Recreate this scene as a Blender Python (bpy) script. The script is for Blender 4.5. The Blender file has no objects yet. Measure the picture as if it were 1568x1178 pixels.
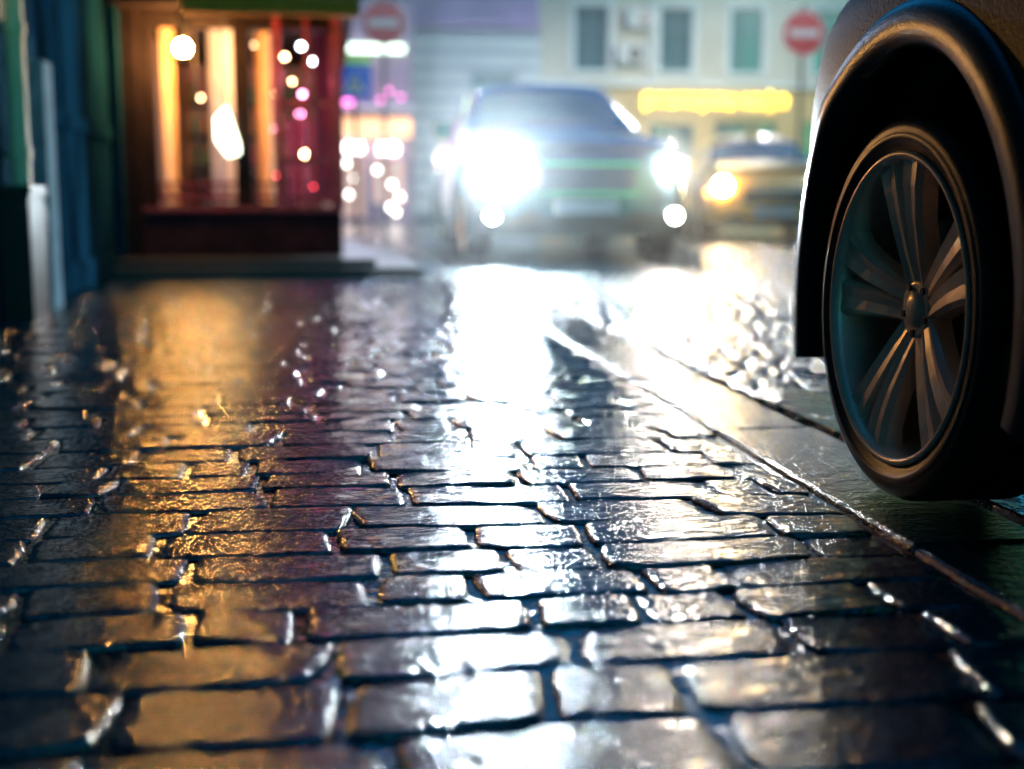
import bpy, bmesh, math, random
import numpy as np
from mathutils import Vector, Matrix
random.seed(7); rng=np.random.default_rng(7)
scene=bpy.context.scene
rad=math.radians
GS=1.0; GZ=0.0

# ------------------------------------------------------------------ materials
def mat(name, base=(.5,.5,.5), rough=.5, metal=0., emit=None, es=0., var=0., vscale=4., bump=0., bscale=60., coat=0., base2=None, rvar=0., spec=.5, trans=0., bump2=0., b2scale=15., streak=False, aniso=1.):
    m=bpy.data.materials.new(name); m.use_nodes=True
    nt=m.node_tree; N=nt.nodes; L=nt.links
    b=N['Principled BSDF']
    b.inputs['Base Color'].default_value=(*base,1); b.inputs['Roughness'].default_value=rough
    b.inputs['Metallic'].default_value=metal; b.inputs['Coat Weight'].default_value=coat
    b.inputs['Coat Roughness'].default_value=.05
    b.inputs['Specular IOR Level'].default_value=spec
    b.inputs['Transmission Weight'].default_value=trans
    tc=N.new('ShaderNodeTexCoord')
    src=tc.outputs['Object']
    if streak:
        mp=N.new('ShaderNodeMapping'); mp.inputs['Scale'].default_value=(1,1,.18)
        L.new(src,mp.inputs[0]); src=mp.outputs[0]
    if var>0 or base2 is not None:
        n=N.new('ShaderNodeTexNoise'); n.inputs['Scale'].default_value=vscale; n.inputs['Detail'].default_value=6
        n.inputs['Roughness'].default_value=.65
        L.new(src,n.inputs['Vector'])
        r=N.new('ShaderNodeValToRGB'); r.color_ramp.elements[0].position=.35; r.color_ramp.elements[1].position=.65
        c2=base2 if base2 is not None else tuple(min(1,c*(1+var)) for c in base)
        c1=base if base2 is not None else tuple(c*(1-var) for c in base)
        r.color_ramp.elements[0].color=(*c1,1); r.color_ramp.elements[1].color=(*c2,1)
        L.new(n.outputs['Fac'],r.inputs[0]); L.new(r.outputs[0],b.inputs['Base Color'])
    if rvar>0:
        n=N.new('ShaderNodeTexNoise'); n.inputs['Scale'].default_value=vscale*1.7; n.inputs['Detail'].default_value=5
        L.new(tc.outputs['Object'],n.inputs['Vector'])
        mr=N.new('ShaderNodeMapRange'); mr.inputs[1].default_value=.35; mr.inputs[2].default_value=.65
        mr.inputs[3].default_value=max(.02,rough-rvar); mr.inputs[4].default_value=rough+rvar
        L.new(n.outputs['Fac'],mr.inputs[0]); L.new(mr.outputs[0],b.inputs['Roughness'])
    prev=None
    bsrc=tc.outputs['Object']
    if aniso!=1.:
        mp=N.new('ShaderNodeMapping'); mp.inputs['Scale'].default_value=(aniso,1,1)
        L.new(bsrc,mp.inputs[0]); bsrc=mp.outputs[0]
    for (bs,sc) in ((bump2,b2scale),(bump,bscale)):
        if bs>0:
            n=N.new('ShaderNodeTexNoise'); n.inputs['Scale'].default_value=sc; n.inputs['Detail'].default_value=3
            L.new(bsrc,n.inputs['Vector'])
            bp=N.new('ShaderNodeBump'); bp.inputs['Distance'].default_value=bs; bp.inputs['Strength'].default_value=1
            L.new(n.outputs['Fac'],bp.inputs['Height'])
            if prev: L.new(prev.outputs[0],bp.inputs['Normal'])
            prev=bp
    if prev: L.new(prev.outputs[0],b.inputs['Normal'])
    if emit is not None:
        b.inputs['Emission Color'].default_value=(*emit,1); b.inputs['Emission Strength'].default_value=es
    return m

# ------------------------------------------------------------------ mesh builder
class MB:
    def __init__(s): s.v=[]; s.f=[]; s.m=[]; s.sm=[]; s.mats=[]
    def mi(s,m):
        if m not in s.mats: s.mats.append(m)
        return s.mats.index(m)
    def add(s,vs,fs,m,smooth=False):
        o=len(s.v); s.v.extend([tuple(x) for x in vs]); k=s.mi(m)
        for f in fs: s.f.append(tuple(i+o for i in f)); s.m.append(k); s.sm.append(smooth)
    def box(s,x0,x1,y0,y1,z0,z1,m):
        vs=[(x,y,z) for z in(z0,z1) for y in(y0,y1) for x in(x0,x1)]
        s.add(vs,[(0,2,3,1),(4,5,7,6),(0,1,5,4),(2,6,7,3),(0,4,6,2),(1,3,7,5)],m)
    def cyl(s,p0,p1,r0,r1=None,n=20,m=None,caps=True,smooth=True):
        if r1 is None: r1=r0
        p0=Vector(p0);p1=Vector(p1); d=(p1-p0).normalized()
        a=d.orthogonal().normalized(); b=d.cross(a)
        vs=[];
        for p,r in((p0,r0),(p1,r1)):
            for i in range(n):
                t=2*math.pi*i/n; vs.append(p+a*(r*math.cos(t))+b*(r*math.sin(t)))
        s.add(vs,[(i,(i+1)%n,n+(i+1)%n,n+i) for i in range(n)],m,smooth)
        if caps: 
            s.add(vs[:n],[tuple(range(n))[::-1]],m); s.add(vs[n:],[tuple(range(n))],m)
    def sphere(s,c,r,m,n=16,k=10,sc=(1,1,1)):
        vs=[];fs=[]
        for j in range(k+1):
            ph=math.pi*j/k
            for i in range(n):
                t=2*math.pi*i/n; vs.append((c[0]+sc[0]*r*math.sin(ph)*math.cos(t),c[1]+sc[1]*r*math.sin(ph)*math.sin(t),c[2]+sc[2]*r*math.cos(ph)))
        for j in range(k):
            for i in range(n): fs.append((j*n+i,(j+1)*n+i,(j+1)*n+(i+1)%n,j*n+(i+1)%n))
        s.add(vs,fs,m,True)
    def lathe_x(s,prof,m,n=64,c=(0,0,0),smooth=True,sx=1):
        vs=[];fs=[]; k=len(prof)
        for i in range(n):
            t=2*math.pi*i/n
            for r,x in prof: vs.append((c[0]+sx*x,c[1]+r*math.cos(t),c[2]+r*math.sin(t)))
        for i in range(n):
            for j in range(k-1):
                a=i*k+j;b=((i+1)%n)*k+j; fs.append((a,b,b+1,a+1))
        s.add(vs,fs,m,smooth)
    def wall_y(s,x0,x1,z0,z1,y0,y1,ops,m):
        xs=sorted({x0,x1,*[o[0] for o in ops],*[o[1] for o in ops]}); 
        for a,b in zip(xs[:-1],xs[1:]):
            cuts=sorted([(o[2],o[3]) for o in ops if o[0]<=a+1e-6 and o[1]>=b-1e-6]); z=z0
            for c0,c1 in cuts:
                if c0>z: s.box(a,b,y0,y1,z,c0,m)
                z=c1
            if z1>z: s.box(a,b,y0,y1,z,z1,m)
    def wall_x(s,y0,y1,z0,z1,x0,x1,ops,m):
        ys=sorted({y0,y1,*[o[0] for o in ops],*[o[1] for o in ops]})
        for a,b in zip(ys[:-1],ys[1:]):
            cuts=sorted([(o[2],o[3]) for o in ops if o[0]<=a+1e-6 and o[1]>=b-1e-6]); z=z0
            for c0,c1 in cuts:
                if c0>z: s.box(x0,x1,a,b,z,c0,m)
                z=c1
            if z1>z: s.box(x0,x1,a,b,z,z1,m)
    def build(s,name,parent=None,bevel=0.,loc=None):
        me=bpy.data.meshes.new(name); me.from_pydata([(x*GS,y*GS,z*GS+GZ) for x,y,z in s.v],[],s.f)
        for m in s.mats: me.materials.append(m)
        me.polygons.foreach_set('material_index',s.m); me.polygons.foreach_set('use_smooth',s.sm); me.update()
        ob=bpy.data.objects.new(name,me); scene.collection.objects.link(ob)
        if parent is not None: put(ob,parent)
        if bevel>0:
            b=ob.modifiers.new('bevel','BEVEL'); b.width=bevel; b.segments=2; b.limit_method='ANGLE'
        return ob
ROOTLOC={}
def root(name,loc=(0,0,0)):
    loc=(loc[0]*GS,loc[1]*GS,loc[2]*GS+GZ)
    e=bpy.data.objects.new(name,None); e.location=loc; e.empty_display_size=.2; scene.collection.objects.link(e); ROOTLOC[e.name]=Vector(loc); return e
def put(ob,parent):
    ob.parent=parent; ob.matrix_parent_inverse=Matrix.Translation(-ROOTLOC.get(parent.name,Vector((0,0,0))))

# ------------------------------------------------------------------ camera
H=.57
cam_d=bpy.data.cameras.new('camera'); cam=bpy.data.objects.new('camera',cam_d); scene.collection.objects.link(cam)
cam.location=(0,0,H); cam.rotation_euler=(rad(90-8.29),0,rad(-8.29))
cam_d.lens=44.8; cam_d.sensor_width=36; cam_d.clip_end=2000; cam_d.clip_start=.02
cam_d.dof.use_dof=True; cam_d.dof.focus_distance=2.4; cam_d.dof.aperture_fstop=1.55
scene.camera=cam
scene.view_settings.view_transform='Standard'; scene.view_settings.look='None'; scene.view_settings.exposure=0

# ------------------------------------------------------------------ world
w=bpy.data.worlds.new('World'); scene.world=w; w.use_nodes=True
nt=w.node_tree; bg=nt.nodes['Background']
sky=nt.nodes.new('ShaderNodeTexSky'); sky.sky_type='NISHITA'; sky.sun_disc=False
sky.sun_elevation=rad(2); sky.sun_rotation=rad(150)
mx=nt.nodes.new('ShaderNodeMix'); mx.data_type='RGBA'; mx.blend_type='MULTIPLY'; mx.inputs[0].default_value=1
mx.inputs[7].default_value=(.02,.36,.80,1)
nt.links.new(sky.outputs[0],mx.inputs[6]); nt.links.new(mx.outputs[2],bg.inputs[0]); bg.inputs[1].default_value=1.25
sd=bpy.data.lights.new('sun','SUN'); so=bpy.data.objects.new('sun',sd); scene.collection.objects.link(so)
sd.energy=.02; sd.angle=rad(15); sd.color=(.3,.7,1.); so.rotation_euler=(rad(70),0,rad(-150+180)); so.location=(0,0,30)

# ------------------------------------------------------------------ ground materials
m_stone=mat('wet_paving_stone',(.001,.013,.022),.045,base2=(.003,.024,.036),vscale=7,rvar=.025,bump=.0036,bscale=150,bump2=.0032,b2scale=44,aniso=.42,spec=.45)
m_grout=mat('wet_joint_sand',(.002,.008,.012),.07,bump=.003,bscale=50)
m_kerb=mat('wet_granite_kerb',(.002,.010,.014),.13,base2=(.008,.018,.022),vscale=90,bump=.0050,bscale=130,bump2=.007,b2scale=34,aniso=.6,spec=.4)
m_step=mat('wet_granite_step',(.015,.019,.022),.35,base2=(.035,.037,.04),vscale=40,bump=.003,bscale=60,spec=.3)
m_cob=mat('wet_cobble',(.002,.014,.024),.07,base2=(.006,.025,.038),vscale=3,bump=.0042,bscale=90,bump2=.0035,b2scale=34,aniso=.55)
m_asph=mat('wet_asphalt',(.008,.017,.024),.2,base2=(.016,.029,.038),vscale=2,bump=.008,bscale=22,rvar=.08)
m_water=mat('puddle_water',(.01,.014,.016),.08,bump=.003,bscale=22)
m_groove=mat('kerb_groove_dark',(.004,.004,.004),.9,spec=.1,bump=.01,bscale=30)

RZ=-.012
g=MB(); g.box(-400,400,-400,400,-.6,-.30,m_asph); g.build('ground')
KI,KO=.945,1.21
r_=MB(); r_.add([(KO+.055,-30,RZ-.02),(40,-30,RZ-.02),(40,60,RZ-.02),(KO+.055,60,RZ-.02)],[(0,1,2,3)],m_asph); r_.build('road')
gu=MB(); gu.add([(KO-.02,-30,-.16),(KO+.08,-30,-.16),(KO+.08,60,-.16),(KO-.02,60,-.16)],[(0,1,2,3)],m_groove); gu.build('kerb_groove')  # groove bed added and coloured dark to draw the kerb's outer line

def stones(name,x0,x1,y0,y1,dw,dl,z,mater,P,r=.012,gapx=.012,gapy=.012,tilt=.012,hv=.002,skirt=.03,dome=.0022,warp=0.,rough=0.,split=0.):
    P=np.array(P); n=len(P)
    S,T=np.meshgrid(P,P,indexing='ij'); S=S.ravel();T=T.ravel()
    V=[];F=[];o=0
    base=[]
    for i in range(n-1):
        for j in range(n-1): base.append((i*n+j,(i+1)*n+j,(i+1)*n+j+1,i*n+j+1))
    ring=[i*n for i in range(n)]+[(n-1)*n+j for j in range(1,n)]+[i*n+n-1 for i in range(n-2,-1,-1)]+[j for j in range(n-2,0,-1)]
    k=len(ring)
    base+= [(ring[i],n*n+i,n*n+(i+1)%k,ring[(i+1)%k]) for i in range(k)]
    base=np.array(base)
    y=y0
    while y<y1:
        d=rng.uniform(*dl); x=x0-rng.uniform(0,dw[0])
        rowh=rng.normal(0,hv*.5)
        while x<x1:
            ww=rng.uniform(*dw)
            if rng.random()<split: ww*=.5
            xa=max(x,x0); xb=min(x+ww,x1)
            if x1-xb<dw[0]*.35: xb=x1
            x=xb if xb==x1 else x+ww
            if xb-xa<dw[0]*.3: continue
            hx=(xb-xa-gapx*rng.uniform(.6,1.6))/2; hy=(d-gapy*rng.uniform(.5,2.0))/2
            cx=(xa+xb)/2; cy=y+d/2+rng.normal(0,.002)
            ph=rng.uniform(0,6.28,8)
            wob=1-.035*T**4-.02*(np.sin(T*3+ph[0])*.5+.5)-.008*np.sin(T*9+ph[6])
            woy=1-.09*S**6-.05*(np.sin(S*3.5+ph[1])*.5+.5)-.022*np.sin(S*11+ph[7])
            X=hx*S*wob+ T*hy*rng.normal(0,.09); Y=hy*T*woy+ .005*np.sin(S*2+ph[2])
            dx=hx*(1-np.abs(S)); dy=hy*(1-np.abs(T))
            def drop(dd,r_): 
                q=np.clip(1-dd/r_,0,1); return r_*(1-np.sqrt(1-q*q*.98))
            Z=-np.maximum(drop(dx,r*1.6),drop(dy,r))
            Z=Z+ rng.normal(0,hv)+rowh + X*rng.normal(0,tilt)+Y*rng.normal(0,tilt)+ dome*(1-S*S)*(1-T*T)
            Z=Z+.0010*np.sin(X*45+ph[3])*np.sin(Y*55+ph[4])
            if rough>0: Z=Z+rng.normal(0,rough,Z.shape)
            vv=np.stack([X+cx,Y+cy,Z+z],1)
            sk=vv[ring].copy(); sk[:,2]=z-skirt
            V.append(vv);V.append(sk);F.append(base+o); o+=n*n+k
        y+=d
    V=np.concatenate(V);F=np.concatenate(F)
    if warp>0:
        x=V[:,0].copy();yy=V[:,1].copy(); fade=np.clip((x1-x)/.15,0,1)
        V[:,1]+=warp*(np.sin(2.3*x+.9*yy)+.6*np.sin(5.1*x-1.7*yy+1)+.3*np.sin(11*x+3*yy))
        V[:,0]+=warp*.7*fade*np.sin(4.3*yy+1.3*x)
        V[:,2]+=warp*.12*np.sin(3.3*x+1)*np.sin(2.9*yy)
    me=bpy.data.meshes.new(name)
    me.vertices.add(len(V)); me.vertices.foreach_set('co',V.astype(np.float32).ravel())
    me.loops.add(F.size); me.loops.foreach_set('vertex_index',F.astype(np.int32).ravel())
    me.polygons.add(len(F)); me.polygons.foreach_set('loop_start',np.arange(0,F.size,4,dtype=np.int32))
    me.polygons.foreach_set('loop_total',np.full(len(F),4,dtype=np.int32))
    me.update(calc_edges=True); me.validate()
    me.polygons.foreach_set('use_smooth',np.ones(len(me.polygons),dtype=bool))
    me.materials.append(mater)
    ob=bpy.data.objects.new(name,me); scene.collection.objects.link(ob); return ob

pav=root('pavement')
PP=[-1,-.99,-.975,-.94,-.85,-.7,-.5,-.25,0,.25,.5,.7,.85,.94,.975,.99,1]
st=stones('paving_stones',-1.52,KI-.012,-.6,22,(.19,.36),(.125,.180),0,m_stone,PP,r=.006,gapx=.008,gapy=.0065,tilt=.009,hv=.0012,dome=.0005,warp=.014,rough=.0002,split=.12); st.parent=pav
gm=MB(); gm.box(-1.6,KI-.003,-30,34,-.25,-.0065,m_grout); gm.box(-1.6,KI-.003,22.2,34,-.0065,-.002,m_asph); gm.build('joint_bed',pav)
kb=MB(); y=-8
while y<33:
    l=random.uniform(.9,1.2); dz=random.uniform(-.003,.003); dx=random.uniform(-.010,.008)
    kb.box(KI+.003,KO+dx,y,y+l-.008,-.29,0.003+dz,m_kerb); y+=l
kb.build('kerb',None,bevel=.012)
rs=stones('cobblestones',KO+.055,7.2,.8,16,(.11,.17),(.11,.14),RZ,m_cob,[-1,-.93,-.7,0,.7,.93,1],r=.008,gapx=.009,gapy=.009,tilt=.008,hv=.0012,dome=.0006,warp=.002)
pv=[];n=60
for i in range(n):
    t=2*math.pi*i/n; rr=1+.10*math.sin(3*t+1)+.07*math.sin(5*t)
    pv.append((max(KO+.060,1.42+.34*rr*math.cos(t)),2.9+.8*rr*math.sin(t),RZ+.0015))
p_=MB(); p_.add(pv,[tuple(range(n))],m_water); p_.build('puddle')

# ------------------------------------------------------------------ cars
m_glass=mat('car_glass',(.02,.14,.17),.05,spec=.9,coat=.5)
m_black=mat('black_trim',(.010,.010,.011),.35,coat=.2)
m_chrome=mat('chrome',(.6,.62,.64),.12,metal=1)
m_rub=mat('tyre_rubber',(.020,.013,.010),.36,bump=.0006,bscale=300,var=.3,vscale=20)
m_alloy=mat('alloy',(.92,.70,.50),.32,metal=.25,var=.10,vscale=8,coat=.3)
m_brake=mat('brake_disc',(.14,.10,.08),.35,metal=.9)
m_head=mat('headlamp_glow',(1,1,1),.2,emit=(.76,.91,1),es=3900)
m_head2=mat('headlamp_glow_dipped',(1,1,1),.2,emit=(1,.88,.74),es=700)
m_fog=mat('foglamp_glow',(1,1,1),.2,emit=(1,.95,.82),es=70)
m_headw=mat('headlamp_warm',(1,1,1),.2,emit=(1,.70,.32),es=280)
m_amber=mat('indicator_glow',(1,.4,.05),.2,emit=(1,.35,.04),es=14)
m_plate=mat('plate_white',(.7,.7,.7),.4)
m_lens=mat('lamp_lens',(.5,.52,.55),.08,metal=.3,coat=1)
m_clad=mat('wet_plastic_cladding',(.004,.012,.012),.28,bump=.0008,bscale=200,spec=.4)

def wheel(name,parent,c,side,R=.36,W=.24,rr=.285,detail=True):
    mb=MB(); n=96
    h=W/2
    tyre=[(rr-.01,-h*.8),(rr+.02,-h),(R-.03,-h),(R-.010,-h*.90),(R,-h*.7),(R,-h*.32),(R-.008,-h*.30),(R-.008,-h*.24),(R,-h*.22),(R,h*.22),(R-.008,h*.24),(R-.008,h*.30),(R,h*.32),(R,h*.7),(R-.005,h*.84),(R-.014,h*.93),(R-.026,h*.975),(R-.030,h*.965),(R-.034,h*.985),(R-.045,h),(rr+.022,h*.985),(rr+.016,h*.95),(rr+.006,h*.93),(rr-.004,h*.85)]
    mb.lathe_x(tyre,m_rub,n,c,sx=side)
    rim=[(rr-.008,h*.80),(rr+.003,h*.92),(rr+.001,h*.965),(rr-.006,h*.975),(rr-.012,h*.93),(rr-.016,h*.80),(rr-.022,h*.2),(rr-.026,-h*.7),(rr-.01,-h*.8)]
    mb.lathe_x(rim,m_alloy,n,c,sx=side)
    mb.lathe_x([(rr-.02,-h*.55),(.02,-h*.5)],m_black,48,c,sx=side)
    if detail:
        mb.lathe_x([(.175,-.01),(.175,.008),(.165,.010),(.07,.010),(.065,.03),(.0,.03)],m_brake,48,c,sx=side)
        mb.box(c[0]-.03,c[0]+.03,c[1]+.11,c[1]+.19,c[2]-.08,c[2]+.08,m_black)
    hub=[(.060,.02),(.059,.056),(.054,.066),(.046,.068),(.036,.064),(.033,.068),(.029,.073),(.016,.076),(.0,.077)]
    mb.lathe_x(hub,m_alloy,40,c,sx=side)
    for k in range(5):
        t=2*math.pi*(k+.5)/5+.25
        yy=c[1]+.046*math.cos(t); zz=c[2]+.046*math.sin(t)
        mb.cyl((c[0]+side*.055,yy,zz),(c[0]+side*.071,yy,zz),.007,n=8,m=m_black)
    for k in range(5):
        t0=2*math.pi*k/5+math.pi/2+.12
        for sg in(-1,1):
            st=[]
            for (r,a_,wd,fx,dp) in ((.04,.42,.038,.066,.045),(.10,.22,.046,.080,.042),(.17,.175,.056,.093,.040),(.23,.170,.066,.100,.040),(rr-.010,.180,.082,.102,.045)):
                a=t0+sg*a_
                cy_,cz_=r*math.cos(a),r*math.sin(a); ty,tz=-math.sin(a),math.cos(a)
                q_=[(fx-dp,-wd*.60),(fx-.014,-wd*.50),(fx-.002,-wd*.36),(fx-.006,0),(fx-.002,wd*.36),(fx-.014,wd*.50),(fx-dp,wd*.60)]
                st.append([(c[0]+side*px,c[1]+cy_+ty*q,c[2]+cz_+tz*q) for px,q in q_])
            vs=[p for s_ in st for p in s_]; m_=7; fs=[]
            for i in range(len(st)-1):
                for j in range(m_): fs.append((i*m_+j,i*m_+(j+1)%m_,(i+1)*m_+(j+1)%m_,(i+1)*m_+j))
            mb.add(vs,fs,m_alloy,False)
    return mb.build(name,parent)

def apply_mods(ob):
    dg=bpy.context.evaluated_depsgraph_get(); dg.update()
    me=bpy.data.meshes.new_from_object(ob.evaluated_get(dg)); ob.modifiers.clear(); ob.data=me

def car(name,stations,paint,R,axf,axr,archR,cabin,ws,rwi,xtrack,loc,rot,scale=1.,detail=False,sub=2):
    rt=root(name,loc); ROOTLOC[rt.name]=Vector((0,0,0))
    rt.rotation_euler=rot; rt.scale=(scale,)*3
    mb=MB(); mats=[paint,m_glass,m_black]; mb.mats=list(mats)
    secs=[]
    for (y,w_,zb,zs,wt,zr,wr) in stations:
        h=zs-zb; hood=zr-zs<.25
        half=[(0,zb),(.72*w_,zb),(.95*w_,zb+.05),(w_,zb+.20),(w_*1.0,zb+.45*h),(w_*.995,zb+.75*h),(w_*.975,zs-.07),(wt,zs)]
        if hood: half+=[(wt*.93,zs+(zr-zs)*.45),(wt*.6,zs+(zr-zs)*.85),(0,zr)]
        else: half+=[(wr,zr-.09),(wr*.86,zr-.02),(0,zr)]
        sec=[( x,y,z) for x,z in half]+[(-x,y,z) for x,z in half[-2:0:-1]]
        secs.append(sec)
    n=len(secs[0]); vs=[p for s_ in secs for p in s_]; hl=11
    for i in range(len(secs)-1):
        for j in range(n):
            a=i*n+j;b=i*n+(j+1)%n
            jj=j if j<hl-1 else n-1-j
            mt=paint
            if cabin[0]<=i<cabin[1] and jj==7 and i not in cabin[2]: mt=m_glass
            if i in (ws,rwi) and jj in(8,9): mt=m_glass
            if jj<=1: mt=m_black
            mb.f.append((a,b,b+n,a+n)); mb.m.append(mb.mi(mt)); mb.sm.append(True)
    mb.v=vs
    mb.f.append(tuple(range(n))[::-1]); mb.m.append(0); mb.sm.append(True)
    mb.f.append(tuple(range((len(secs)-1)*n,len(secs)*n))); mb.m.append(0); mb.sm.append(True)
    body=mb.build('body',rt)
    bm=bmesh.new(); bm.from_mesh(body.data); bmesh.ops.recalc_face_normals(bm,faces=bm.faces); bm.to_mesh(body.data); bm.free()
    s=body.modifiers.new('s','SUBSURF'); s.levels=sub; s.render_levels=sub
    apply_mods(body)
    for ay in(axf,axr):
        cb=MB(); cb.mats=list(mats); cb.cyl((-1.4,ay,R),(1.4,ay,R),archR,n=72,m=m_black,smooth=True)
        co=cb.build('cut',rt); 
        bm=bmesh.new(); bm.from_mesh(co.data); bmesh.ops.remove_doubles(bm,verts=bm.verts,dist=1e-5); bmesh.ops.recalc_face_normals(bm,faces=bm.faces); bm.to_mesh(co.data); bm.free()
        b=body.modifiers.new('b','BOOLEAN'); b.object=co; b.operation='DIFFERENCE'; b.solver='EXACT'
        apply_mods(body); bpy.data.objects.remove(co)
    wf=lambda yy: float(np.interp(yy,[s_[0] for s_ in stations],[s_[1] for s_ in stations]))
    ub=MB(); 
    for ay in(axf,axr): ub.box(-xtrack+.26,xtrack-.26,ay-archR-.02,ay+archR+.02,.22,R+archR+.01,m_black)
    ub.build('underbody',rt)
    for ay,nm in((axf,'front'),(axr,'rear')):
        for sd_,sn in((-1,'left'),(1,'right')):
            wheel('wheel_%s_%s'%(nm,sn),rt,(sd_*(xtrack-.12),ay,R),sd_,R=R,rr=R*.81,detail=detail)
    cl=MB(); na=48
    for ay in(axf,axr):
        for sd_ in(-1,1):
            vs=[];K=6
            for i in range(na+1):
                t=math.pi*(-.09+1.18*i/na)
                for (rr_,xo) in((archR-.012,-.10),(archR-.012,.004),(archR+.004,.020),(archR+.055,.018),(archR+.072,.006),(archR+.080,-.06)):
                    yy=ay+rr_*math.cos(t); zz=R+rr_*math.sin(t)
                    vs.append((sd_*(wf(yy)+xo-(.02*max(0,(zz-.75))/.2)),yy,zz))
            fs=[(i*K+j,i*K+j+1,(i+1)*K+j+1,(i+1)*K+j) for i in range(na) for j in range(K-1)]
            cl.add(vs,fs,m_clad,True)
    cl.build('arch_cladding',rt)
    return rt,wf

m_dark=mat('dark_car_paint',(.008,.004,.002),.45,spec=.14,var=.15,vscale=3,bump=.0012,bscale=120)
m_grey=mat('grey_car_paint',(.06,.15,.19),.25,metal=.4,coat=1,bump=.0008,bscale=90)
m_taxi=mat('yellow_car_paint',(.90,.42,.02),.28,coat=1,bump=.0008,bscale=90)
m_white=mat('white_car_paint',(.7,.68,.62),.28,coat=1,bump=.0008,bscale=90)

suv=[(-2.36,.62,.34,.80,.55,.86,.3),(-2.33,.72,.28,.88,.66,.94,.3),(-2.20,.845,.24,.95,.78,1.02,.3),(-2.0,.925,.24,1.0,.86,1.07,.3),(-1.8,.955,.25,1.03,.89,1.10,.3),(-1.4,.97,.25,1.06,.90,1.14,.3),
     (-.95,.975,.25,1.08,.90,1.17,.3),(-.85,.975,.25,1.09,.90,1.21,.3),(-.15,.975,.25,1.10,.90,1.64,.66),(.05,.975,.25,1.10,.90,1.68,.68),(.75,.975,.25,1.11,.90,1.70,.69),(.83,.975,.25,1.11,.90,1.70,.69),(1.55,.97,.25,1.12,.89,1.67,.66),
     (1.85,.96,.26,1.12,.87,1.62,.62),(2.18,.93,.28,1.10,.82,1.20,.5),(2.30,.88,.30,1.03,.75,1.10,.4),(2.36,.75,.36,.95,.65,1.0,.3)]
sedan=[(-2.25,.62,.26,.60,.55,.66,.3),(-2.22,.72,.20,.68,.66,.74,.3),(-2.08,.84,.17,.74,.76,.82,.3),(-1.85,.885,.17,.78,.81,.87,.3),(-1.4,.90,.17,.83,.82,.93,.3),(-1.1,.90,.17,.86,.82,.97,.3),
     (-.95,.90,.17,.88,.82,.99,.3),(-.25,.90,.17,.90,.81,1.36,.58),(0,.90,.17,.91,.81,1.42,.60),(.5,.90,.17,.92,.81,1.44,.60),(.58,.90,.17,.92,.81,1.44,.60),(1.0,.90,.17,.93,.80,1.40,.58),(1.2,.895,.18,.94,.79,1.34,.55),
     (1.75,.88,.2,.95,.76,1.03,.4),(2.1,.84,.22,.93,.72,1.0,.3),(2.22,.75,.28,.88,.65,.94,.3)]

pk,wfp=car('parked_car',suv,m_dark,.36,-1.45,1.40,.49,(8,13,(10,)),7,13,.965,(2.005,.81,-.004),(0,rad(-.5),math.pi),detail=True)
d=MB()
for sx in(-1,1):
    d.box(sx*.62-.12,sx*.62+.12,-2.33,-2.22,.76,.86,m_lens)
    d.box(sx*.95-.08,sx*.95+.10,-.72,-.55,1.10,1.24,m_dark)
    d.box(sx*.975-.012,sx*.975+.012,-.20,.0,.93,.955,m_chrome); d.box(sx*.975-.012,sx*.975+.012,.9,1.1,.93,.955,m_chrome)
    d.box(sx*.93-.06,sx*.93+.06,-.85,.80,.20,.30,m_clad)
    d.box(sx*.82-.05,sx*.82+.05,2.22,2.34,.85,1.0,mat('tail_lens',(.4,.02,.02),.1,coat=1))
d.box(-.42,.42,-2.40,-2.34,.62,.76,m_black); d.box(-.26,.26,-2.41,-2.38,.42,.53,m_plate)
d.build('trim',pk,bevel=.015)

on,_=car('oncoming_car',suv,m_grey,.36,-1.45,1.40,.43,(8,13,(10,)),7,13,.93,(2.32,13.7,RZ),(0,0,rad(-1.0)),scale=1.08)
d=MB()
d.box(-.40,.40,-2.41,-2.32,.60,.80,m_black)
for i in range(5): d.box(-.38,.38,-2.425,-2.41,.615+i*.038,.628+i*.038,m_chrome)
d.box(-.44,.44,-2.42,-2.33,.805,.83,m_chrome); d.box(-.42,.42,-2.42,-2.33,.57,.595,m_chrome)
d.box(-.26,.26,-2.44,-2.41,.42,.53,m_plate)
d.box(-.80,.80,-2.34,-2.24,.27,.42,m_black)
for sx in(-1,1):
    d.box(sx*.69-.17,sx*.69+.17,-2.33,-2.15,.72,.87,m_lens)
    d.box(sx*.76-.10,sx*.76+.10,-2.32,-2.2,.34,.48,m_black)
    d.box(sx*1.03-.09,sx*1.03+.09,-.76,-.60,1.08,1.24,m_grey)
d.box(-.8,.8,-1.0,-.9,1.14,1.165,m_black)
d.build('front_trim',on,bevel=.012)
hl=MB()
for sx,mm in((-1,m_head),(1,m_head2)):
    hl.cyl((sx*.71,-2.36,.80),(sx*.71,-2.33,.80),.085,n=24,m=mm)
    hl.cyl((sx*.76,-2.345,.40),(sx*.76,-2.32,.40),.05,n=24,m=m_fog)
hl.build('headlamps',on)

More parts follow.
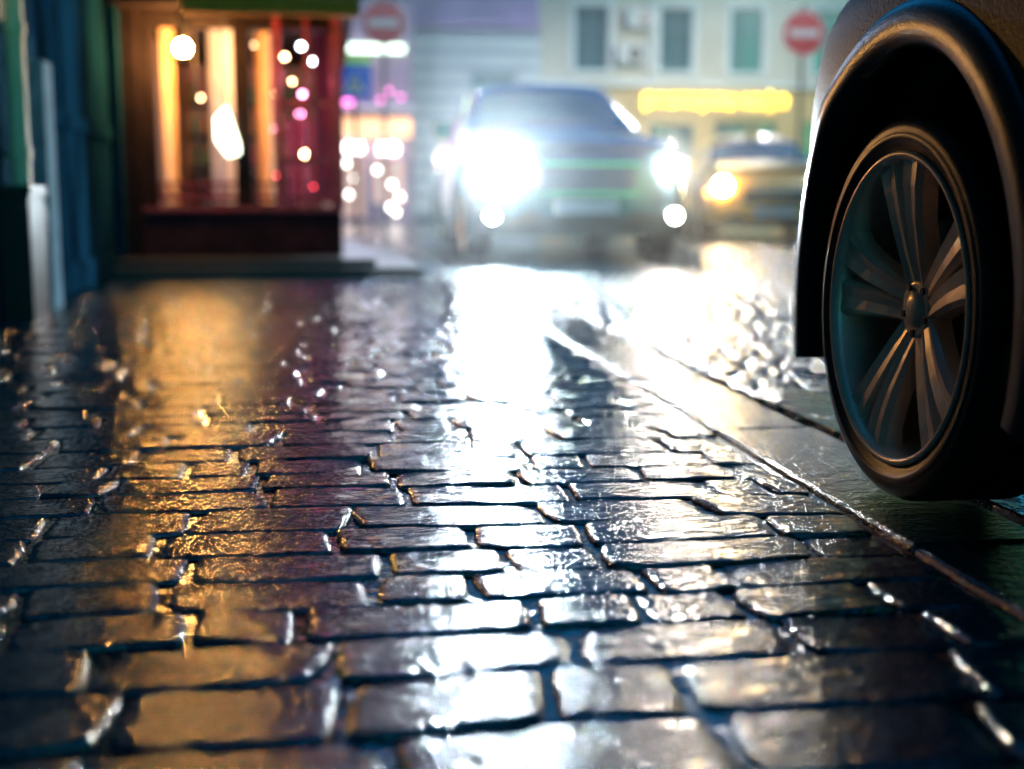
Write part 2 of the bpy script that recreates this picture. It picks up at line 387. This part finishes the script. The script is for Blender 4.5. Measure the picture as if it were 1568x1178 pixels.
tx,_=car('taxi',sedan,m_taxi,.32,-1.40,1.35,.38,(7,12,(9,)),6,12,.87,(6.70,19.6,RZ),(0,0,rad(-12)),scale=1.12)
d=MB()
d.box(-.38,.38,-2.29,-2.2,.45,.60,m_black); d.box(-.40,.40,-2.30,-2.22,.605,.63,m_chrome)
d.box(-.26,.26,-2.31,-2.28,.30,.41,m_plate); d.box(-.7,.7,-2.24,-2.16,.18,.28,m_black)
for sx in(-1,1):
    d.box(sx*.64-.16,sx*.64+.16,-2.22,-2.06,.56,.70,m_lens)
    d.box(sx*.96-.08,sx*.96+.08,-.78,-.64,.92,1.04,m_taxi)
d.box(-.13,.13,.1,.25,1.43,1.53,mat('roof_sign',(.5,.4,.2),.4))
d.box(-.68,.68,-1.9,-1.1,.90,.962,m_white)
d.build('front_trim',tx,bevel=.012)
hl=MB()
hl.cyl((-.64,-2.26,.68),(-.64,-2.22,.68),.095,n=24,m=m_headw)
hl.cyl((.64,-2.26,.63),(.64,-2.22,.63),.05,n=24,m=m_amber)
hl.cyl((-.79,-2.2,.60),(-.79,-2.17,.60),.05,n=24,m=m_amber)
hl.build('headlamps',tx)

# ------------------------------------------------------------------ signs
GZ=.12
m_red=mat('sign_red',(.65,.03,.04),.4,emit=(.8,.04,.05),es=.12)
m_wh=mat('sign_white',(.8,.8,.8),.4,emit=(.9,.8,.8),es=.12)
m_blue=mat('sign_blue',(.02,.12,.6),.4,emit=(.02,.15,.8),es=.25)  # slight glow in the sign colours stands in for retroreflected light
m_pole=mat('galvanised_pole',(.08,.09,.09),.4,metal=.6)
def noentry(x,y,z):
    r0=root('no_entry_sign',(x,y,-.1)); m=MB()
    m.cyl((x,y,-.25),(x,y,z+.4),.03,n=14,m=m_pole)
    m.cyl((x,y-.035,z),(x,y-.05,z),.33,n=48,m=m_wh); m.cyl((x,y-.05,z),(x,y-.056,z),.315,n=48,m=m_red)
    m.box(x-.23,x+.23,y-.064,y-.056,z-.055,z+.055,m_wh)
    m.build('sign_plate',r0)
noentry(.92,19.5,3.02); noentry(7.02,18.5,2.86)
r0=root('pedestrian_crossing_sign',(.46,20,0)); m=MB()
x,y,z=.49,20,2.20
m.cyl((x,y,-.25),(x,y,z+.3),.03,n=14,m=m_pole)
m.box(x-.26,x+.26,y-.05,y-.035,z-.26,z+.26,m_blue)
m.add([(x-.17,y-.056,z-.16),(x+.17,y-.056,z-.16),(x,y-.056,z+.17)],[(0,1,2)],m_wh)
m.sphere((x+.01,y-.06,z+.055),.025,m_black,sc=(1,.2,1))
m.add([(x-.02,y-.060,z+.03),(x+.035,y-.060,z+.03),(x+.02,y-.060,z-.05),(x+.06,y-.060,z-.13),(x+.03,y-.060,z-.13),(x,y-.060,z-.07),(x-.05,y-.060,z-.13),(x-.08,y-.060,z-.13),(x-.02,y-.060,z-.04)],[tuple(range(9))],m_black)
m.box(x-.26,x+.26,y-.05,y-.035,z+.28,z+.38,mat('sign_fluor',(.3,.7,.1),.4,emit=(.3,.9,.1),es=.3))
m.build('sign_plate',r0)

# ------------------------------------------------------------------ far buildings
m_cream=mat('cream_stucco',(.52,.46,.37),.85,var=.10,vscale=.7,bump=.01,bscale=12)
m_greyst=mat('grey_stucco',(.34,.38,.42),.85,var=.12,vscale=.8,bump=.01,bscale=12)
m_lav=mat('lavender_stucco',(.36,.24,.42),.85,var=.15,vscale=.7)
m_whs=mat('white_stone',(.60,.62,.60),.7,var=.08,vscale=2)
m_yel=mat('ochre_stucco',(.54,.36,.15),.8,var=.12,vscale=.8)
m_win=mat('teal_window_glass',(.01,.10,.12),.08,spec=.8)
m_frm=mat('teal_frame',(.02,.14,.17),.5)
m_roof=mat('roof_metal',(.06,.07,.07),.5,metal=.5)
m_upper=mat('dark_blue_stucco',(.016,.032,.048),.95,spec=0.,var=.15,vscale=1,bump=.006,bscale=20)
m_shaded=mat('shaded_stucco',(.03,.07,.09),.95,spec=0.,var=.15,vscale=1,bump=.006,bscale=20)  # unlit upper parts of the far facades, shade put into the colour
def win(mb,x0,x1,z0,z1,y,trim=True,sill=None):
    sill=sill or m_whs
    mb.box(x0,x1,y+.16,y+.20,z0,z1,m_win)
    f=.06
    mb.box(x0,x0+f,y+.08,y+.157,z0,z1,m_frm); mb.box(x1-f,x1,y+.08,y+.157,z0,z1,m_frm)
    mb.box(x0+f,x1-f,y+.08,y+.157,z1-f,z1,m_frm); mb.box(x0+f,x1-f,y+.08,y+.157,z0,z0+f,m_frm)
    mb.box((x0+x1)/2-.03,(x0+x1)/2+.03,y+.09,y+.157,z0+f,z1-f,m_frm)
    zt=z0+(z1-z0)*.68; mb.box(x0+f,(x0+x1)/2-.03,y+.095,y+.157,zt,zt+.05,m_frm); mb.box((x0+x1)/2+.03,x1-f,y+.095,y+.157,zt,zt+.05,m_frm)
    if trim:
        mb.box(x0-.1,x1+.1,y-.10,y-.002,z0-.10,z0,sill); mb.box(x0-.14,x0,y-.04,y-.002,z0,z1+.1,sill); mb.box(x1,x1+.14,y-.04,y-.002,z0,z1+.1,sill)
        mb.box(x0,x1,y-.04,y-.002,z1,z1+.1,sill); mb.box(x0-.18,x1+.18,y-.10,y-.002,z1+.103,z1+.18,sill)

Y0=35
cr=root('cream_building',(12,Y0,0)); wl=MB(); wn=MB()
xs=[6.83,9.2,11.2,13.6,15.9,18.2]; ops=[]
for x in xs:
    for k in range(2):
        z0=3.92+k*3.4; ops.append((x,x+.92,z0,z0+1.72)); win(wn,x,x+.92,z0,z0+1.72,Y0,True,m_whs if k==0 else m_shaded)
HC=10.4
wl.wall_y(5.8,21,3.62,6.5,Y0,Y0+.4,[o for o in ops if o[2]<5],m_cream)
wl.wall_y(5.8,21,6.503,HC,Y0,Y0+.4,[o for o in ops if o[2]>5],m_shaded)
gops=[(6.6,8.2,.6,2.6),(9.0,10.2,.0,2.5),(10.8,12.6,.6,2.6),(13.4,15.2,.6,2.6),(16.5,18.3,.6,2.6)]
wl.wall_y(5.8,21,-.3,3.5,Y0-.05,Y0+.4,gops,m_yel)
for o in gops: win(wn,o[0],o[1],o[2],o[3],Y0-.02,False)
wl.box(5.8,21,Y0-.22,Y0+.4,3.5,3.62,m_whs); wl.box(5.8,21,Y0-.3,Y0+.4,HC,HC+.3,m_shaded)
wl.box(5.8,21,Y0+.4,Y0+10,-.3,HC,m_shaded); wl.box(5.8,21,Y0-.1,Y0+10,HC+.3,HC+.45,m_roof)
wl.box(5.8,21,Y0-.08,Y0-.002,6.42,6.6,m_cream)
wl.build('walls',cr); wn.build('windows',cr)
ac=MB(); m_ac=mat('ac_casing',(.5,.5,.48),.5)
for (x,z) in((8.35,4.35),(8.6,5.3)):
    ac.box(x-.38,x+.38,Y0-.34,Y0-.05,z-.25,z+.25,m_ac); ac.cyl((x+.08,Y0-.36,z),(x+.08,Y0-.34,z),.19,n=20,m=m_black)
ac.cyl((8.9,Y0-.1,3.6),(8.9,Y0-.1,HC),.06,n=10,m=m_whs); ac.build('wall_units',cr,bevel=.01)
m_neon=mat('yellow_neon',(1,.8,.1),.4,emit=(1,.74,.04),es=7)
tcv=bpy.data.curves.new('neon','FONT'); tcv.body='ресторан кафе'; tcv.size=.58; tcv.space_character=1.0; tcv.extrude=.02; tcv.bevel_depth=.002; tcv.materials.append(m_neon)
to=bpy.data.objects.new('neon_sign_letters',tcv); scene.collection.objects.link(to)
to.location=(8.7,Y0-.16,2.98+GZ); to.rotation_euler=(rad(90),0,0); put(to,cr)
sb=MB(); sb.box(8.5,12.9,Y0-.12,Y0-.055,2.80,3.46,m_yel); sb.build('sign_board',cr)

gr=root('grey_stone_building',(4,Y0,0)); wl=MB(); wn=MB(); ops=[]
for x in(2.75,4.5): ops.append((x,x+.8,7.6,9.2)) 
for o in ops: win(wn,o[0],o[1],o[2],o[3],Y0-.3,True,m_shaded)
o2=(4.0,5.1,2.7,3.7)
wl.wall_y(2.2,5.797,4.9,6.4,Y0-.3,Y0+.2,[],m_lav)
wl.wall_y(2.2,5.797,6.403,10.6,Y0-.3,Y0+.2,ops,m_shaded)
wl.wall_y(2.2,5.797,-.3,4.897,Y0-.3,Y0+.2,[o2],m_greyst)
win(wn,*o2,Y0-.3,False)
for k in range(11):
    z=.2+k*.42
    wl.box(2.2,3.9,Y0-.36,Y0-.302,z,z+.26,m_whs); wl.box(5.2,5.797,Y0-.36,Y0-.302,z,z+.26,m_whs)
    if not(2.3<z<3.8): wl.box(3.9,5.2,Y0-.358,Y0-.302,z,z+.26,m_whs)
wl.box(2.2,5.797,Y0-.5,Y0-.303,10.3,10.7,m_shaded)
wl.box(2.2,5.797,Y0-.45,Y0-.303,4.92,5.12,m_lav)
wl.box(2.2,5.797,Y0+.2,Y0+10,-.3,10.6,m_shaded)
wl.build('walls',gr); wn.build('windows',gr)

Y1=32
sh=root('shop_building',(0,Y1,0)); wl=MB()
m_shop=mat('pink_plaster',(.26,.17,.22),.8,var=.15,vscale=1)
sops=[(-1.0,.2,0,2.0),(.45,1.0,.0,1.45),(1.2,2.0,.35,1.4)]
wl.wall_y(-9,2.195,-.3,5.2,Y1,Y1+.3,sops,m_shop); wl.box(-9,2.195,Y1+2.5,Y1+8,-.3,10,m_shaded); wl.wall_y(-9,2.195,5.203,10,Y1,Y1+.3,[(-1.2,-.3,6,7.7),(.6,1.5,6,7.7)],m_shaded)
wl.box(-9,2.195,Y1+.3,Y1+2.5,9.7,10,m_roof)
for o in((-1.2,-.3,6,7.7),(.6,1.5,6,7.7)): win(wl,o[0],o[1],o[2],o[3],Y1,True,m_shaded)
wl.build('walls',sh)
def em(name,c,s): return mat(name,tuple(min(1,x) for x in c),.5,emit=c,es=s)
e_or=em('sign_orange_white',(1,.55,.30),1.8); e_wh=em('lamp_white',(1,.95,.85),10); e_gr=em('strip_greenwhite',(.75,1,.75),4)
e_pk=em('pink_neon',(1,.20,.6),5); e_in=em('shop_interior',(1,.6,.5),.45); e_rd=em('red_lamp',(1,.05,.08),16); e_warm=em('warm_bulb',(1,.48,.12),1600)
lt=MB()
lt.box(.25,2.15,Y1-.22,Y1-.02,1.95,2.4,e_or)
lt.box(.3,.95,Y1-.3,Y1-.05,1.58,1.78,e_wh); lt.box(1.35,1.8,Y1-.3,Y1-.05,1.55,1.78,e_wh)
lt.box(.35,2.0,Y1-.2,Y1-.02,3.98,4.14,e_gr)
lt.box(.3,.75,Y1-.2,Y1-.02,2.75,2.95,e_pk)
for (x,z) in((1.15,2.95),(1.4,2.82),(1.62,3.05),(1.9,2.9),(1.5,3.25),(.9,3.3)): lt.sphere((x,Y1-.2,z),.05,e_pk,10,6)
for (x,z) in((.55,1.3),(.75,.95),(1.3,1.15),(1.6,.25),(1.85,.5),(1.65,.8),(.6,.55),(1.75,.12)): lt.sphere((x,Y1-.1,z),.06,e_wh,10,6)
lt.box(-2,2.1,Y1+1.9,Y1+2.0,-.1,2.6,e_in)
lt.build('lit_signs',sh)
aw=MB(); aw.add([(.2,Y1-.9,2.55),(2.2,Y1-.9,2.55),(2.2,Y1-.003,2.72),(.2,Y1-.003,2.72)],[(0,1,2,3)],m_whs); aw.build('awning',sh)

ap=root('apartment_building',(14,3,0)); wl=MB(); ops=[]
for k in range(4):
    for j in range(9): ops.append((-10+j*2.9,-9+j*2.9,1.2+k*3.2,2.9+k*3.2))
wl.wall_x(-12,15,-.3,15,11,11.35,ops,m_upper); wl.box(11.35,18,-12,15,-.3,15,m_win); wl.box(10.8,18,-12,15,15,15.3,m_roof)
for o in ops: wl.box(10.92,10.998,o[0]-.1,o[1]+.1,o[2]-.1,o[2],m_shaded); wl.box(11.1,11.34,(o[0]+o[1])/2-.03,(o[0]+o[1])/2+.03,o[2],o[3],m_frm)
wl.build('walls',ap)
GZ=0
fp=MB(); fp.box(9.2,11,-30,16,-.29,0.1,m_asph); fp.box(-30,30,33,60,-.29,0.1,m_asph); fp.build('footpath',None,bevel=.01)

# ------------------------------------------------------------------ left building with cafe bay
GS=1.267
m_beige=mat('beige_stucco',(.34,.28,.18),.95,spec=0.,var=.12,vscale=2,bump=.004,bscale=30)
m_bluew=mat('dark_blue_gate_paint',(.001,.003,.006),.9,base2=(.005,.035,.07),vscale=3.5,bump=.004,bscale=20,streak=True,spec=0.)
m_blst=mat('bluegrey_plaster',(.010,.032,.046),.95,base2=(.025,.065,.09),vscale=4,bump=.004,bscale=25,spec=0.)
m_dwood=mat('dark_cafe_joinery',(.010,.006,.007),.6,var=.3,vscale=8,spec=.08)
m_mag=mat('maroon_joinery',(.15,.012,.035),.45,var=.3,vscale=8,coat=.1)
m_base=mat('dark_plinth',(.012,.007,.010),.8,base2=(.03,.013,.020),vscale=5,bump=.004,bscale=30,spec=.1)
lb=root('corner_building',(-4,4,0)); wl=MB()
wl.wall_x(-8,4.4,1.12,11,-6,-1.2,[],m_upper); wl.wall_x(4.4,5.42,1.12,2.2,-6,-1.2,[],m_beige); wl.wall_x(4.4,5.42,2.203,11,-6,-1.2,[],m_upper)
wl.wall_x(5.42,5.72,1.12,11,-6,-1.2,[],m_upper)
wl.box(-6,-1.195,-8,5.35,-.2,1.12,m_blst)
wl.box(-6,-1.19,5.35,5.72,-.2,1.12,m_blst)
wl.box(-1.19,-1.10,5.42,5.60,-.01,1.0,mat('pale_pilaster',(.10,.20,.25),.9,var=.2,vscale=6,bump=.003,bscale=30,spec=.05))
wl.box(-6,-1.2,5.72,7.95,1.62,11,m_upper)
wl.box(-6,-1.30,5.72,7.95,-.2,1.62,m_dwood)
wl.build('walls',lb,bevel=.006)
gt=MB()
gt.box(-1.30,-1.24,5.74,7.93,-.01,1.60,m_bluew)
for i in range(9): gt.box(-1.24,-1.225,5.76+i*.24,5.98+i*.24,.03,1.57,m_bluew)
gt.box(-1.225,-1.205,5.74,7.79,.78,.86,m_bluew); gt.box(-1.225,-1.20,5.74,7.79,.0,.14,m_bluew)
gt.box(-1.235,-1.17,7.80,7.92,0,1.6,m_bluew)
gt.build('gate',lb,bevel=.004)
dp=MB(); m_pipe=mat('cream_drainpipe',(.75,.50,.28),.5,var=.1,vscale=6,spec=.2)
dp.cyl((-1.135,5.12,.50),(-1.135,5.12,10.5),.034,n=20,m=m_pipe)
for z in(.62,1.08,1.7,3.5,5.5): dp.cyl((-1.135,5.12,z-.02),(-1.135,5.12,z+.02),.041,n=20,m=m_pipe); dp.box(-1.2,-1.13,5.11,5.13,z-.01,z+.01,m_pole)
dp.build('drainpipe',lb)
bx=MB(); m_ubox=mat('black_iron',(.015,.018,.02),.3,metal=.4,bump=.002,bscale=60)
bx.box(-1.195,-1.08,4.96,5.22,-.01,.46,m_ubox); bx.box(-1.195,-1.07,4.95,5.23,.46,.50,m_ubox); bx.cyl((-1.11,5.3,-.01),(-1.11,5.3,.42),.02,n=10,m=m_ubox)
bx.build('pipe_guard',lb,bevel=.006)

cf=root('cafe_front',(-.5,8,0)); wl=MB()
ZF=1.56
wl.box(-6,.16,7.93,11.4,ZF+.12,11,m_upper)
wl.box(-1.2,.20,7.75,11.4,ZF,ZF+.118,m_dwood)
wl.box(-1.08,.108,8.0,8.12,.105,.37,m_base); wl.box(-.02,.108,8.12,11.3,.105,.37,m_base)
wl.box(-1.1,.12,7.985,8.13,.372,.40,m_mag)
wl.box(-1.2,-1.08,7.96,8.15,-.01,ZF,m_dwood)
wl.box(-1.2,.30,7.6,11.4,-.012,.10,m_step)
wl.box(-1.2,.56,7.45,11.4,-.012,.055,m_step)
wl.box(-1.2,.0,11.2,11.4,.1,ZF,mat('cafe_back_wall',(.38,.18,.13),.7,var=.2,vscale=3))
wl.box(-1.2,-1.15,8.15,11.2,.1,ZF,mat('cafe_side_wall',(.40,.24,.17),.7,var=.2,vscale=3))
wl.box(-1.15,.0,8.2,11.2,.101,.12,m_dwood)
wl.build('walls',cf,bevel=.006)
m_aw=mat('ochre_canopy',(.60,.17,.02),.8,var=.15,vscale=3,spec=.1)
cn=MB(); cn.add([(-.75,7.35,1.50),(.22,7.35,1.50),(.22,7.98,1.72),(-.75,7.98,1.72)],[(0,1,2,3)],m_aw); cn.box(-.75,.22,7.33,7.35,1.45,1.53,m_aw)
cn.build('canopy',cf)
jn=MB()
for (a,b,mm) in((-1.08,-.99,m_dwood),(-.53,-.43,m_dwood),(-.285,-.245,m_mag),(.06,.125,m_mag),(-.76,-.745,m_dwood),(-.105,-.075,m_mag)):
    jn.box(a,b,8.02,8.10,.40,ZF,mm)
for (x0,x1) in((-.99,-.53),(-.43,.06)):
    jn.box(x0,x1,8.03,8.09,.44,.475,m_mag); jn.box(x0,x1,8.03,8.09,.53,.55,m_mag); jn.box(x0,x1,8.03,8.09,ZF-.1,ZF,m_dwood)
jn.box(-.245,.06,8.032,8.088,1.0,1.05,m_mag); jn.box(-.245,.06,8.035,8.085,.66,.70,m_mag)
for xx in(-.19,-.145,-.04,.01): jn.box(xx,xx+.012,8.04,8.08,.40,1.0,m_mag)
for i in range(9): jn.box(-.98+i*.05,-.97+i*.05,8.035,8.085,.475,.53,m_mag)
for i in range(4): jn.box(-.42+i*.04,-.412+i*.04,8.035,8.085,.475,.53,m_mag)
for yy in(8.6,9.2,9.8,10.4,11.1): jn.box(.05,.11,yy,yy+.07,.37,ZF,m_mag)
jn.box(.055,.105,8.12,11.3,1.0,1.05,m_mag)
jn.build('window_frames',cf,bevel=.003)
it=MB()
m_cur=mat('lavender_curtain',(.40,.38,.58),.8,var=.1,vscale=6)
m_tan=mat('tan_curtain',(.50,.30,.17),.8,var=.15,vscale=6)
m_rose=mat('rose_curtain',(.34,.06,.13),.8,var=.15,vscale=6)
def curtain(x0,x1,y,z0,z1,m,amp=.02,fr=60):
    n=40; vs=[]
    for i in range(n+1):
        x=x0+(x1-x0)*i/n; yy=y+amp*math.sin(x*fr)
        vs+=[(x,yy,z0),(x,yy,z1)]
    it.add(vs,[(2*i,2*i+2,2*i+3,2*i+1) for i in range(n)],m,True)
curtain(-.70,-.54,8.3,.42,1.5,m_cur); curtain(-.98,-.90,8.3,.42,1.5,m_tan); curtain(-.42,-.32,8.5,.42,1.5,m_tan)
curtain(-.05,.05,8.4,.42,1.5,m_rose); curtain(-.24,-.06,8.9,.42,.98,m_rose)
for z in(.7,.95,1.2): it.box(-1.1,-.1,10.9,11.19,z,z+.02,m_dwood)
bot=[mat('bottle_amber',(.4,.15,.03),.1,coat=1),mat('bottle_green',(.03,.2,.08),.1,coat=1),mat('bottle_rose',(.6,.1,.15),.1,coat=1)]
for z in(.72,.97,1.22):
    for i in range(12):
        x=-1.05+i*.08; b_=random.choice(bot); it.cyl((x,11.0,z),(x,11.0,z+.13),.022,n=10,m=b_); it.cyl((x,11.0,z+.13),(x,11.0,z+.18),.009,n=8,m=b_)
it.box(-1.0,-.2,9.8,10.2,.12,.62,m_dwood)
for x in(-.8,-.3): it.cyl((x,9.1,.12),(x,9.1,.5),.02,n=8,m=m_pole); it.cyl((x,9.1,.5),(x,9.1,.52),.2,n=24,m=m_dwood)
it.build('interior',cf)
e_b1=em('bulb_warm',(1,.6,.3),40); e_b2=em('bulb_pink',(1,.3,.6),30); e_b3=em('bulb_cool',(.85,.95,1),30)
bl=MB()
for (x,y,z,k,r) in((-.235,8.6,1.36,e_b1,.014),(-.13,8.7,1.44,e_b3,.016),(-.05,8.65,1.34,e_b3,.017),(-.13,8.8,1.14,e_b2,.014),(-.2,9.0,1.24,e_b1,.010),(-.02,8.9,1.16,e_b2,.011),(-.12,8.6,.74,e_b1,.018),(-.06,8.5,.70,e_b3,.008),(-.10,8.7,.64,e_b1,.011),(-.45,9.2,1.5,e_b1,.012),(-.28,8.55,.56,e_rd,.014),(-.30,8.55,.60,e_rd,.012),(-.07,8.45,.53,e_rd,.008),(-.33,9.5,1.2,e_b1,.010),(-.36,9.5,.95,e_b2,.007),(.02,9.3,1.0,e_b2,.010),(.02,9.3,.8,e_b1,.007),(-.9,10,1.2,e_b1,.010),(-.16,9.4,1.05,e_b2,.016),(-.03,9.1,.86,e_b2,.008)):
    bl.sphere((x,y,z),r,k,12,8)
bl.build('bulbs',cf)
mn=MB(); e_menu=em('menu_lightbox',(.85,1,.75),6)
mn.add([(-.64,7.985,.93),(-.57,7.96,1.0),(-.50,7.96,.78),(-.50,7.985,.72),(-.57,7.985,.70),(-.64,7.985,.80)],[(0,1,2,3,4,5)],e_menu); mn.cyl((-.57,7.97,1.0),(-.57,7.97,ZF),.004,n=6,m=m_pole)
mn.build('menu_lightbox',cf)
wlp=root('wall_lamp',(-.80,7.86,1.38)); m=MB()
m.sphere((-.80,7.84,1.32),.042,e_warm,20,12); m.cyl((-.80,7.84,1.365),(-.80,7.84,1.43),.02,.012,n=12,m=m_black)
m.cyl((-.80,7.84,1.43),(-.80,8.0,1.47),.008,n=8,m=m_black); m.cyl((-.80,7.99,1.40),(-.80,8.0,1.53),.03,n=12,m=m_black)
m.cyl((-.80,7.84,1.26),(-.80,7.84,1.28),.02,n=12,m=m_black)
m.build('lantern',wlp)
def light(name,typ,loc,e,col,parent,size=.1,rot=(0,0,0)):
    loc=tuple(c*GS for c in loc)
    l=bpy.data.lights.new(name,typ); l.energy=e; l.color=col
    if typ=='AREA': l.size=size
    else: l.shadow_soft_size=size
    o=bpy.data.objects.new(name,l); scene.collection.objects.link(o); o.location=loc; o.rotation_euler=rot; put(o,parent); return o
light('cafe_light','POINT',(-.6,9.4,1.3),17,(1,.66,.42),cf,.12)
light('cafe_light_pink','POINT',(-.1,8.5,1.2),9,(1,.25,.5),cf,.05)
GS=1.0
def unseen_lamp(x,y,z,arm,e,col):
    r0=root('unseen_street_lamp',(x,y,0)); m=MB()
    m.cyl((x,y,-.3),(x,y,z),.09,.05,n=16,m=m_pole); m.cyl((x,y,z),(x+arm,y,z+.3),.04,n=10,m=m_pole); m.box(x+arm-.35,x+arm+.25,y-.14,y+.14,z+.24,z+.38,m_pole)
    m.box(x+arm-.3,x+arm+.2,y-.11,y+.11,z+.22,z+.238,em('unseen_lamp_glass',col,12)); m.build('unseen_lamp_post',r0)
    light('unseen_lamp_area','AREA',(x+arm,y,z+.2),e,col,r0,.5)
unseen_lamp(13.2,29,6.6,-3,1150,(.92,.92,.90)); unseen_lamp(-4.5,27,6.4,5,560,(.65,.75,1)); unseen_lamp(10.6,17,7.5,-2.2,230,(.75,.92,1))  # added out of view to light the far facades; last brightens the taxi

# mist volume added to give the headlamps their bloom halo
mm_=bpy.data.materials.new('halo_mist_air'); mm_.use_nodes=True; nt=mm_.node_tree; nt.nodes.clear()
o_=nt.nodes.new('ShaderNodeOutputMaterial'); vs_=nt.nodes.new('ShaderNodeVolumeScatter'); vs_.inputs['Density'].default_value=.0066; vs_.inputs['Anisotropy'].default_value=.87
vs_.inputs['Color'].default_value=(.95,.98,1,1)
nt.links.new(vs_.outputs[0],o_.inputs['Volume'])
mb=MB(); mb.box(.26,9.0,6.5,24,.01,5.5,mm_); mo=mb.build('halo_mist')
print('DONE', len(bpy.data.objects))
